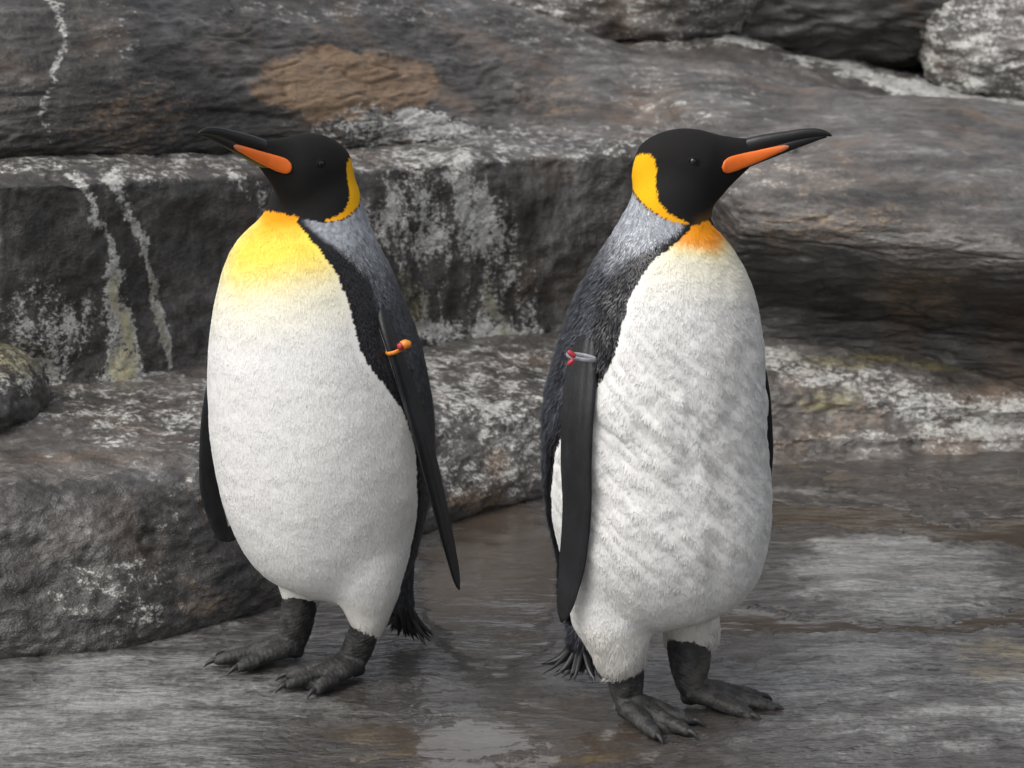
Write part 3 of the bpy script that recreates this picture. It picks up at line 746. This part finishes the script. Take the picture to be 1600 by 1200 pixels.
        # thin dark rim between chest and the silver collar
        rim = (~hd_) & (np.abs(d) < .0022) & (z > ztop - .06)
        C[rim] = (.01, .01, .01)
        lowleg = (kind == 0) & (z < S['leg_z'])
        C[lowleg] *= np.array([.97, .955, .92])
        return C, kind, d, th
    C, kind, d, th = colour(W)
    bodyparts = [(W, Q, C, 0)]

    # --- plumage: one small blade per feather
    tri = np.concatenate([Q[:, [0, 1, 2]], Q[:, [0, 2, 3]]])
    ar = .5 * np.linalg.norm(np.cross(W[tri[:, 1]] - W[tri[:, 0]], W[tri[:, 2]] - W[tri[:, 0]]), axis=1)
    nf = S['feathers']
    rg = np.random.default_rng(S['seed'])
    ti = rg.choice(len(tri), nf, p=ar / ar.sum())
    u = rg.random((nf, 2)); fl = u.sum(1) > 1; u[fl] = 1 - u[fl]
    w3 = np.stack([1 - u.sum(1), u[:, 0], u[:, 1]], 1)
    P = (W[tri[ti]] * w3[:, :, None]).sum(1); Nn = (N[tri[ti]] * w3[:, :, None]).sum(1); Nn /= np.linalg.norm(Nn, axis=1)[:, None]
    C, kind, d, th = colour(P)
    hx, hy, hs_ = hl(P)
    keep = ~((hx > 1150) & (hy < 300))
    P, Nn, C, kind, d, th, hx, hy = [q[keep] for q in (P, Nn, C, kind, d, th, hx, hy)]; nf = len(P)
    flow = np.repeat(np.array([[0, 0, -1.0]]), nf, 0)
    out = np.stack([P[:, 0] - np.interp(P[:, 2], zs, cxs), P[:, 1] - np.interp(P[:, 2], zs, cys)], 1)
    flow[:, :2] += out * S.get('splay', .8)
    hk = (kind >= 2)
    flow[hk] = -H[None] * .8 + np.array([0, 0, -.5])
    # back feathers sweep to the rear, clumps share a direction
    sw = fbm(P, 30, 2, off=20 + S['seed']) * S['clump']; sw2 = rg.normal(0, S['messy'], nf)
    Tn = flow - Nn * (flow * Nn).sum(1)[:, None]; Tn /= np.linalg.norm(Tn, axis=1)[:, None] + 1e-9
    Bn = np.cross(Nn, Tn)
    ang = sw + sw2; ang[hk] *= .3
    Tn = Tn * np.cos(ang)[:, None] + Bn * np.sin(ang)[:, None]; Bn = np.cross(Nn, Tn)
    Lf = np.select([kind == 0, kind == 1, kind == 2], [.012, S['back_len'], .0045], .0045) * rg.uniform(.7, 1.25, nf)
    Wd = np.select([kind == 0, kind == 1, kind == 2], [S.get('white_w', .0027), S['back_w'], .0013], .0014) * rg.uniform(.7, 1.2, nf)
    neckz = sstep(ztop - .10, ztop - .01, P[:, 2]); isb = kind == 1
    Lf = np.where(isb, Lf * (1 - .55 * neckz), Lf); Wd = np.where(isb, Wd * (1 - .35 * neckz), Wd)
    ek = np.clip(np.abs(d) / .012, .4, 1); Lf = np.where(kind < 2, Lf * ek, Lf)
    lift = np.select([kind == 0, kind == 1, kind == 2], [S['lift'], S['back_lift'], .06], .06) * rg.uniform(.3, 1.6, nf)
    lift = np.where(isb, lift * (1 - .85 * neckz), lift)
    low = (P[:, 2] < S['leg_z']) & (kind == 0)
    lk = sstep(S['leg_z'], S['leg_z'] - .05, P[:, 2])
    Lf = np.where(low, Lf * (1 + S.get('fringe', 1.0) * lk), Lf); Wd = np.where(low, Wd * 1.0, Wd); lift = np.where(low, lift * (1 + .5 * lk), lift)
    lowb = (P[:, 2] < S['leg_z'] + .06) & (kind == 1)
    Lf = np.where(lowb, Lf * 1.5, Lf); lift = np.where(lowb, lift * 1.5, lift)
    D = Tn * np.cos(lift)[:, None] + Nn * np.sin(lift)[:, None]
    base = P - Nn * .0003 - D * (Lf * .25)[:, None]
    mid = base + D * (Lf * .55)[:, None]
    tip = base + D * Lf[:, None] + Nn * (Lf * .05)[:, None]
    VV = np.stack([base, mid - Bn * (Wd * .5)[:, None], tip, mid + Bn * (Wd * .5)[:, None]], 1).reshape(-1, 3)
    FF = np.arange(nf * 4).reshape(-1, 4)
    # per-feather tint
    vr = np.select([kind == 0, kind == 1, kind == 2], [rg.uniform(.93, 1.05, nf), rg.uniform(.35, 1.9, nf), rg.uniform(.6, 1.5, nf)], rg.uniform(.9, 1.08, nf))
    C = np.clip(C * vr[:, None], 0, .86)
    CC = np.repeat(C[:, None], 4, 1)
    # silver tips with dark shafts on the back
    CC[isb, 0] *= .45; CC[isb, 2] *= 1.25
    CC = np.clip(CC, 0, .88).reshape(-1, 3)
    me = mesh_from('plumage', VV, FF); set_col(me, 'Col', CC)
    me.materials.append(M_white); me.materials.append(M_dark)
    me.polygons.foreach_set('material_index', (kind == 1).astype(np.int32))
    me.polygons.foreach_set('use_smooth', np.ones(nf, bool))
    real = np.cross(Bn, D); real *= np.sign((real * Nn).sum(1))[:, None]
    mixn = np.where(kind == 0, S['soft'], np.where(kind == 1, .45, .75))[:, None]
    NN = Nn * mixn + real * (1 - mixn); NN += Bn * rg.normal(0, .10, nf)[:, None]; NN /= np.linalg.norm(NN, axis=1)[:, None]
    me.normals_split_custom_set_from_vertices(np.repeat(NN, 4, 0).astype(np.float32))
    o = bpy.data.objects.new('plumage', me); COL.objects.link(o); o.parent = root; o['kind'] = 'stuff'

    # --- flippers (in the body mesh)
    for FL in S['flippers']:
        def onb(p):
            if len(p) == 3: return atY(*p)
            h = cast(p[0], p[1]); return atY(p[0], p[1], (h[1] if h is not None else p[2]) + p[3])
        Cn = catmull(np.array([onb(p) for p in FL['line']]), 70)
        wd = np.interp(np.linspace(0, 1, 70), *FL['width']) * .001
        tk = np.interp(np.linspace(0, 1, 70), [0, .25, .7, 1], [.030, .018, .010, .004]) * FL.get('thick', 1)
        T = np.gradient(Cn, axis=0); T /= np.linalg.norm(T, axis=1)[:, None]
        ch = np.array(FL['chord'], float); tw = np.linspace(0, 1, 70)[:, None]
        ch = ch[0][None] * (1 - tw) + ch[1][None] * tw if ch.ndim == 2 else np.repeat(ch[None], 70, 0)
        ch = ch - T * (ch * T).sum(1)[:, None]; ch /= np.linalg.norm(ch, axis=1)[:, None]
        nr = np.cross(T, ch); nr *= np.sign(nr @ np.array(FL['outer']))[:, None]       # outer face side
        q = np.linspace(0, 2 * np.pi, 48, endpoint=False)
        cu = np.cos(q); su = np.sin(q)
        prof = np.abs(su) ** 1.0 * np.sign(su) * (.55 + .45 * cu)                      # thick leading edge (cu = +1)
        prof = np.where(su > 0, prof - .14 * np.exp(-((cu - .38) / .13) ** 2) * np.abs(su), prof)
        endr = np.sqrt(np.clip(1 - np.clip((np.linspace(0, 1, 70) - .93) / .07, 0, 1) ** 2, .02, 1))
        Rg = Cn[:, None] + (wd * endr * .5)[:, None, None] * cu[None, :, None] * ch[:, None] + (tk)[:, None, None] * .5 * 1.25 * prof[None, :, None] * nr[:, None]
        Vf, Ff = rings_mesh(Rg)
        inner = np.repeat((su < -.12)[None] & (np.abs(cu) < .97)[None], 70, 0)
        Cf = np.repeat(np.array([[.0075, .008, .0095]]), 70 * 48, 0)
        tt = np.repeat(np.linspace(0, 1, 70)[:, None], 48, 1)
        wi = (inner & (np.repeat(cu[None], 70, 0) < FL.get('white_to', .82)) & (np.repeat(cu[None], 70, 0) > -.9) & (tt < FL.get('white_end', .86))).ravel()
        Cf[wi] = (.55, .55, .53)
        Cf = np.concatenate([Cf, Cf[:1], Cf[-1:]])
        bodyparts.append((Vf, Ff, Cf, 1))
        # scattered short feathers where the flipper leaves the shoulder are part of the plumage above

    # --- feet (in the body mesh), claws as parts
    for FT in S['feet']:
        hx0, hy0 = FT['heel']; he = atZ(hx0, hy0, 0.0); dirn = np.array(FT['dir'], float); dirn /= np.linalg.norm(dirn)
        lat = np.array([-dirn[1], dirn[0]])
        g0 = gz(he[0], he[1])
        def fp(fw, sdv, z): return np.array([he[0] + dirn[0] * fw + lat[0] * sdv, he[1] + dirn[1] * fw + lat[1] * sdv, g0 + z])
        sc_ = FT.get('scale', 1.0)
        shells = []
        ank = atY(*FT['ankle'][0])
        am = fp(.030 * sc_, 0, .040)
        shells.append(tube([ank + np.array([0, 0, .004]), ank * .5 + am * .5, am, fp(.045 * sc_, 0, .022)], [FT['ankle'][1] * .001, FT['ankle'][1] * .00098, .0245 * sc_, .020], 24, 26))
        shells.append(tube([fp(.026, 0, .016), fp(.05 * sc_, 0, .026), fp(.09 * sc_, 0, .016)], [.018, .025 * sc_, .020 * sc_], 20, 18, .75))
        # folds of skin round the ankle
        toes = []
        for k, (an, ln) in enumerate(FT.get('toes', ((-21, .132), (0, .152), (21, .132)))):
            ln *= sc_; an = math.radians(an)
            bx, by = .035 * sc_, .010 * k - .010
            def tp(r, z, bx=bx, by=by, an=an): return fp(bx + math.cos(an) * r, by + math.sin(an) * r, z)
            tl = ln - .035
            shells.append(tube([tp(0, .028), tp(tl * .38, .023), tp(tl * .62, .0175), tp(tl * .82, .014), tp(tl, .010)], [.020 * sc_, .0165 * sc_, .0142 * sc_, .0135 * sc_, .0090 * sc_], 16, 26, .82))
            toes.append((tp, tl))
        web = []
        for (t0, l0), (t1, l1) in zip(toes[:-1], toes[1:]):
            a0, a1 = t0(.0, .024), t1(.0, .024); b0, b1 = t0(l0 * .86, .009), t1(l1 * .86, .009)
            mdp = (t0(l0 * .76, .008) + t1(l1 * .76, .008)) / 2
            top = np.array([a0, a1, b1, mdp, b0]); th_ = np.array([0, 0, .009])
            Vw = np.concatenate([top + th_ * .5, top - th_ * .8])
            Fw = [(0, 1, 2, 3, 4), (9, 8, 7, 6, 5)] + [(i, i + 5, (i + 1) % 5 + 5, (i + 1) % 5) for i in range(5)]
            shells.append((Vw, [tuple(reversed(q)) for q in Fw]))
        Wf, Qf = remesh(shells, .0021, 3)
        # skin creases round the ankle and across the toes
        al = (Wf[:, :2] - he[:2]) @ dirn
        cre = np.sin((Wf[:, 2] + .4 * al) * 900 + 3 * fbm(Wf, 60, 2)) * sstep(.025, .045, Wf[:, 2] - g0) * .0003
        cre2 = np.sin(al * 780 + 2 * fbm(Wf, 80, 2)) * sstep(.05, .08, al) * .00022
        Nf = vnormals(Wf, Qf)
        Wf = Wf + Nf * (cre + cre2 + .0012 * fbm(Wf, 90, 2))[:, None]
        Wf[:, 2] = np.maximum(Wf[:, 2], g0 - .004)
        bodyparts.append((Wf, Qf, np.repeat(np.array([[.02, .02, .02]]), len(Wf), 0), 2))
        for tp, tl in toes:
            Vc, Fc = tube([tp(tl - .006, .0105), tp(tl + .006, .0115), tp(tl + .015, .0075), tp(tl + .021, .0015)], [.0058, .0048, .0030, .0007], 12, 16)
            link('claw', mesh_from('claw', Vc, Fc), M_claw, root)
    # --- one body mesh
    VB, FB, CB, MB_, off = [], [], [], [], 0
    for v, q, c, mi in bodyparts:
        q = [tuple(x) for x in (q.tolist() if isinstance(q, np.ndarray) else q)]
        VB.append(v); CB.append(c); FB += [tuple(int(k) + off for k in t) for t in q]; MB_ += [mi] * len(q); off += len(v)
    me = mesh_from('body', np.concatenate(VB), FB); set_col(me, 'Col', np.concatenate(CB))
    o = link('body', me, [M_skin, M_flip, M_foot], root); me.polygons.foreach_set('material_index', np.array(MB_, np.int32))

    # --- bill
    def bill_tube(st, n=28, m=60):
        K = catmull(np.array(st, float), m); q = np.linspace(0, 2 * np.pi, n, endpoint=False); RR = []
        for x, t, bo, w in K:
            c, h = (t + bo) / 2, (bo - t) / 2
            RR.append([hp(x, c - h * np.sign(math.sin(k)) * abs(math.sin(k)) ** .9, w * .001 * math.cos(k)) for k in q])
        return rings_mesh(np.array(RR))
    UP = [(1128, 226, 250, 5), (1150, 221, 247, 7), (1168, 215, 241.5, 8.2), (1186, 210.5, 236, 8.6), (1210, 206.5, 229, 8.0), (1230, 203.5, 223.5, 7), (1250, 200.5, 218.5, 6), (1268, 199.5, 215, 5), (1282, 201, 213, 4), (1292, 205, 212.5, 2.6), (1298, 209.5, 212.5, .8)]
    LO = [(1128, 244, 268, 14), (1145, 241.5, 268, 13.2), (1165, 236, 263, 11.2), (1185, 230, 255, 9.2), (1205, 225, 247, 7.5), (1225, 219.8, 239, 6.2), (1245, 214.6, 231, 5), (1262, 211.5, 224.5, 3.8), (1278, 210, 218.5, 2.6), (1290, 210, 214.5, 1.2)]
    V1, F1 = bill_tube(UP); link('upper_bill', mesh_from('upper_bill', V1, F1), M_bill, root)
    V2, F2 = bill_tube(LO); lo_b = link('lower_bill', mesh_from('lower_bill', V2, F2), M_bill, root)
    loK = np.array(LO, float)
    for sgn in (-1, 1):
        # teardrop plate, proud of the lower bill
        xs = np.linspace(1126, 1236, 40)
        cc = np.interp(xs, [1126, 1150, 1180, 1210, 1236], [258, 252, 243.5, 234, 226.5])
        ht = np.clip((xs - 1126) / 14, 0, 1); hh = 12.5 * np.sqrt(ht * (2 - ht)) * np.interp(xs, [1126, 1150, 1190, 1225, 1236], [1, 1, .70, .36, .05]) + .2
        RR, CCp = [], []
        tq = np.linspace(0, 2 * np.pi, 20, endpoint=False)
        for x, c, h in zip(xs, cc, hh):
            w = np.interp(x, [1124, 1136, 1150, 1164, 1185, 1215, 1240], [29, 23, 18, 14, 11.2, 8.3, 5.6])
            RR.append([hp(x, c - h * math.sin(k), sgn * .001 * (w - 2.2 + 3.0 * math.cos(k) * min(1, h / 5))) for k in tq])
            f2 = sstep(1205, 1238, x)
            CCp.append(np.repeat((np.array([.68, .135, .015]) * (1 - f2) + np.array([.42, .14, .07]) * f2)[None], 20, 0))
        Vp, Fp = rings_mesh(np.array(RR)); me = mesh_from('bill_plate', Vp, Fp)
        CCp = np.concatenate(CCp); set_col(me, 'Col', np.concatenate([CCp, CCp[:1], CCp[-1:]]))
        link('bill_plate', me, M_plate, lo_b)
        # eye
        pos = hp(1081, 247, sgn * .2); h = bvh.ray_cast(Vector(pos), Vector(-Sv * sgn))
        ce = np.array(h[0]) if h[0] else hp(1081, 247, sgn * .04)
        nn = np.array(h[1]) if h[0] else Sv * sgn
        c = ce - Sv * sgn * .0035
        ths, phs = np.linspace(.01, np.pi - .01, 14), np.linspace(0, 2 * np.pi, 22, endpoint=False)
        Re = np.array([[c + .0068 * (math.cos(a_) * Sv * sgn + math.sin(a_) * (math.cos(p_) * H + math.sin(p_) * Vv)) for p_ in phs] for a_ in ths])
        Ve, Fe = rings_mesh(Re); eye = link('eye', mesh_from('eye', Ve, Fe), M_eye, root)
        t2 = np.linspace(0, 2 * np.pi, 26, endpoint=False)
        Rl = []
        for p_ in np.linspace(0, 2 * np.pi, 31):
            cdir = math.cos(p_) * H + math.sin(p_) * Vv * .85
            cc_ = c + .0070 * cdir + Sv * sgn * .0034
            Rl.append([cc_ + .0015 * (math.cos(k) * cdir + math.sin(k) * Sv * sgn) for k in t2[::3]])
        Vl, Fl = rings_mesh(np.array(Rl)); link('eyelid', mesh_from('eyelid', Vl, Fl), M_lid, eye)
    # --- tail
    tv, tf, to = [], [], 0
    base0, tips = S['tail']
    B0 = atY(*base0); T0, T1 = atZ(*tips[0]), atZ(*tips[1])
    rg2 = random.Random(S['seed'])
    tail_root = None
    for k in range(S.get('tail_n', 40)):
        q = k / (S.get('tail_n', 40) - 1)
        tp_ = T0 * (1 - q) + T1 * q + np.array([rg2.uniform(-.008, .008), rg2.uniform(-.03, .03), rg2.uniform(0, .018)])
        tp_[2] = max(tp_[2], gz(tp_[0], tp_[1]) + .003)
        b_ = B0 + (tp_ - B0) * .05 + np.array([rg2.uniform(-.008, .008), rg2.uniform(-.02, .02), rg2.uniform(-.012, .01)])
        sag = np.array([0, 0, -.012])
        cl = catmull(np.array([b_, b_ * .5 + tp_ * .5 + sag, tp_]), 9)
        ax_ = tp_ - b_; ax_ /= np.linalg.norm(ax_); sdv = np.cross(ax_, [0, -1, .4]); sdv /= np.linalg.norm(sdv); up_ = np.cross(sdv, ax_)
        wv = np.array([.0045, .006, .0068, .007, .0066, .0058, .0045, .0028, .0004]) * rg2.uniform(.42, .7)
        RR = np.array([[c_ + w_ * (math.cos(g_) * sdv + .28 * math.sin(g_) * up_) for g_ in np.linspace(0, 2 * np.pi, 8, endpoint=False)] for c_, w_ in zip(cl, wv)])
        Vt, Ft = rings_mesh(RR)
        link('tail_feather', mesh_from('tail_feather', Vt, Ft), M_tail, root)
    # --- flipper band
    bd = S['band']
    c = atY(*bd['at']); axd = np.array(bd['axis'], float); axd /= np.linalg.norm(axd)
    e1 = np.array(bd['wide'], float); e1 -= axd * (e1 @ axd); e1 /= np.linalg.norm(e1); e2 = np.cross(axd, e1)
    Rb = []
    for p_ in np.linspace(0, 2 * np.pi, 49):
        dd = math.cos(p_) * e1 * bd['rx'] + math.sin(p_) * e2 * bd['ry']; dn = dd / np.linalg.norm(dd)
        Rb.append([c + dd + bd['w'] * (.6 * math.cos(k) * dn + 1.0 * math.sin(k) * axd) for k in np.linspace(0, 2 * np.pi, 10, endpoint=False)])
    Vb, Fb = rings_mesh(np.array(Rb)); band = link('flipper_band', mesh_from('flipper_band', Vb, Fb), bd['mat'], root, label=bd['label'])
    for cl_ in bd['clasps']:
        cc_ = atY(*cl_[0]); Vk, Fk = tube([cc_ + np.array(cl_[1]) * -.5, cc_, cc_ + np.array(cl_[1]) * .5], [cl_[2], cl_[2] * 1.15, cl_[2] * .9], 12, 10)
        link('clasp', mesh_from('clasp', Vk, Fk), cl_[3], band)
    return root

Zp = lambda y, Y: atY(800, y, Y)[2]
LEFT = dict(
    label='penguin with smooth clean belly facing left, orange band on its flipper', seed=3, Y=4.15, face=(-.77, -.64), rho=1.03,
    rows=[(262, 452, 540), (285, 428, 560), (310, 420, 568), (330, 416, 571), (345, 403, 575), (360, 384, 582), (380, 368, 592), (400, 357, 602), (430, 346, 616), (460, 338, 629), (500, 330, 645), (550, 325, 661),
          (600, 324, 672), (650, 326, 678), (700, 331, 679), (750, 339, 676), (800, 353, 668), (840, 369, 659), (870, 386, 650), (895, 408, 636), (912, 432, 616), (922, 456, 592), (928, 490, 556)],
    head_at=(483, 269, 4.12), head_face=(-.75, -.66), head_pitch=7, head_scale=.98,
    thighs=[([(560, 830, 4.10), (572, 900, 4.09), (575, 945, 4.09), (576, 972, 4.09)], [.085, .066, .044, .031]),
            ([(478, 830, 4.20), (474, 890, 4.20), (472, 915, 4.20), (473, 934, 4.20)], [.075, .055, .040, .034])],
    tailroot=([(585, 800, 4.18), (615, 870, 4.22), (626, 930, 4.25), (634, 962, 4.27)], [.07, .036, .022, .012]),
    edge=[(466, 347), (482, 366), (500, 388), (516, 410), (530, 432), (543, 465), (552, 500), (562, 545), (582, 580), (604, 606), (626, 636), (640, 668), (649, 705), (652, 760), (650, 820), (640, 870), (626, 915), (608, 960), (600, 985)],
    chest=(Zp(371, 4.05), Zp(448, 4.02), Zp(500, 4.0)), chest_soft=.022, zwaist=Zp(650, 4.1), grey=(Zp(470, 4.1), Zp(350, 4.1)), leg_z=Zp(925, 4.1), pale_side=1,
    uneven=.0022, feathers=190000, splay=.6, clump=.25, messy=.10, lift=.02, back_lift=.10, back_len=.010, back_w=.0026, soft=.96,
    flippers=[dict(line=[(590, 440, 4.075, .05), (600, 490, 4.045, .012), (618, 545, 4.035, -.006), (642, 620, 4.03, -.012), (664, 695, 4.03), (684, 775, 4.05), (703, 855, 4.065), (718, 921, 4.08)], width=([0, .08, .14, .25, .5, .8, 1], [8, 26, 40, 52, 66, 50, 24]),
                   chord=[(-.30, -.95, 0), (-.36, -.93, 0)], outer=(.93, -.36, 0), white_to=.9, white_end=.8),
              dict(line=[(362, 500, 4.24), (348, 600, 4.27), (340, 680, 4.285), (341, 760, 4.29), (352, 810, 4.29), (362, 846, 4.285)], width=([0, .3, .6, .85, 1], [50, 62, 66, 56, 40]),
                   chord=(-.86, -.5, 0), outer=(-.5, .86, 0), thick=.8, white_to=-.1)],
    feet=[dict(heel=(580, 1052), dir=(-.84, -.54), ankle=((577, 968, 4.085), 25), scale=1.0), dict(heel=(488, 1026), dir=(-.96, -.28), ankle=((472, 926, 4.195), 29), scale=1.03)],
    tail=((626, 920, 4.25), ((604, 988, .010), (680, 1006, .004))),
    band=dict(at=(620, 545, 4.033), axis=(.30, 0, -.95), wide=(-.3, -.95, 0), rx=.025, ry=.015, w=.0032, mat=M_orange, label='orange band with a round knob',
              clasps=[((634, 538, 4.01), (.010, 0, 0), .0066, M_orange), ((627, 541, 4.008), (.006, 0, 0), .0055, M_red)]))
RIGHT = dict(
    label='penguin with ruffled wet belly facing right, red and grey band on its flipper', seed=8, Y=3.98, face=(.74, -.67), rho=1.03,
    rows=[(262, 1015, 1085), (285, 996, 1105), (310, 985, 1112), (330, 977, 1109), (348, 967, 1112), (362, 957, 1124), (380, 946, 1138), (400, 934, 1152), (430, 917, 1168), (460, 903, 1179), (500, 887, 1188), (550, 870, 1194),
          (600, 857, 1197), (650, 850, 1198), (700, 849, 1199), (750, 852, 1203), (800, 858, 1206), (840, 865, 1203), (880, 876, 1192), (910, 890, 1176), (935, 908, 1156), (950, 925, 1138), (960, 950, 1112), (966, 985, 1075)],
    head_at=(1070, 265, 3.98), head_face=(1, -.02), head_pitch=0, head_scale=1.0,
    thighs=[([(950, 880, 3.95), (958, 960, 3.925), (967, 998, 3.92), (972, 1028, 3.92)], [.080, .066, .050, .039]),
            ([(1070, 880, 4.02), (1075, 940, 4.02), (1078, 968, 4.02), (1080, 993, 4.02)], [.070, .058, .048, .043])],
    tailroot=([(940, 850, 4.05), (928, 930, 4.07), (918, 985, 4.08), (908, 1018, 4.09)], [.065, .040, .027, .015]),
    edge=[(1081, 346), (1076, 358), (1052, 380), (1020, 404), (1002, 428), (985, 462), (972, 505), (958, 555), (940, 595), (922, 622), (898, 650), (876, 682), (866, 710), (862, 760), (864, 820), (870, 870), (880, 920), (893, 965), (905, 1010), (915, 1050)],
    chest=(Zp(400, 3.86), Zp(408, 3.86), Zp(445, 3.84)), chest_soft=.010, zwaist=Zp(650, 3.95), grey=(Zp(430, 3.95), Zp(345, 3.95)), leg_z=Zp(975, 3.9), orange=(.76, .27, .006), yellow=(.70, .52, .12),
    ysoft=.014, olive=1.0, fringe=1.4, white_w=.0023, uneven=.0034, ruffle=True, feathers=190000, splay=.7, clump=.7, messy=.22, lift=.06, back_lift=.28, back_len=.018, back_w=.0028, soft=.86,
    flippers=[dict(line=[(938, 440, 3.87, .05), (924, 505, 3.845, .014), (911, 560, 3.84, -.008), (903, 640, 3.84, -.016), (900, 720, 3.845, -.02), (901, 800, 3.84), (893, 885, 3.86), (877, 972, 3.875)], width=([0, .08, .17, .26, .36, .6, .85, 1], [6, 20, 33, 46, 58, 56, 48, 26]),
                   chord=[(.80, -.58, 0), (.78, -.62, 0)], outer=(-.6, -.78, 0)),
              dict(line=[(1165, 520, 4.07), (1178, 600, 4.09), (1184, 680, 4.10), (1184, 740, 4.10), (1180, 790, 4.10)], width=([0, .3, .6, .85, 1], [44, 52, 52, 44, 24]),
                   chord=(.86, -.5, 0), outer=(.5, .86, 0), thick=.8, white_to=.4)],
    feet=[dict(heel=(958, 1108), dir=(.74, -.68), ankle=((972, 1022, 3.925), 30), scale=.98), dict(heel=(1050, 1094), dir=(.97, -.24), ankle=((1074, 990, 4.015), 34), scale=1.03)],
    tail=((914, 990, 4.085), ((849, 1048, .010), (938, 1072, .004))),
    band=dict(at=(908, 558, 3.838), axis=(-.1, 0, -1), wide=(.80, -.58, 0), rx=.023, ry=.015, w=.0032, mat=M_greyband, label='grey and red band',
              clasps=[((893, 553, 3.815), (-.008, 0, .006), .0036, M_red), ((892, 566, 3.815), (-.007, 0, -.006), .0034, M_red)]))
penguin(LEFT)
penguin(RIGHT)
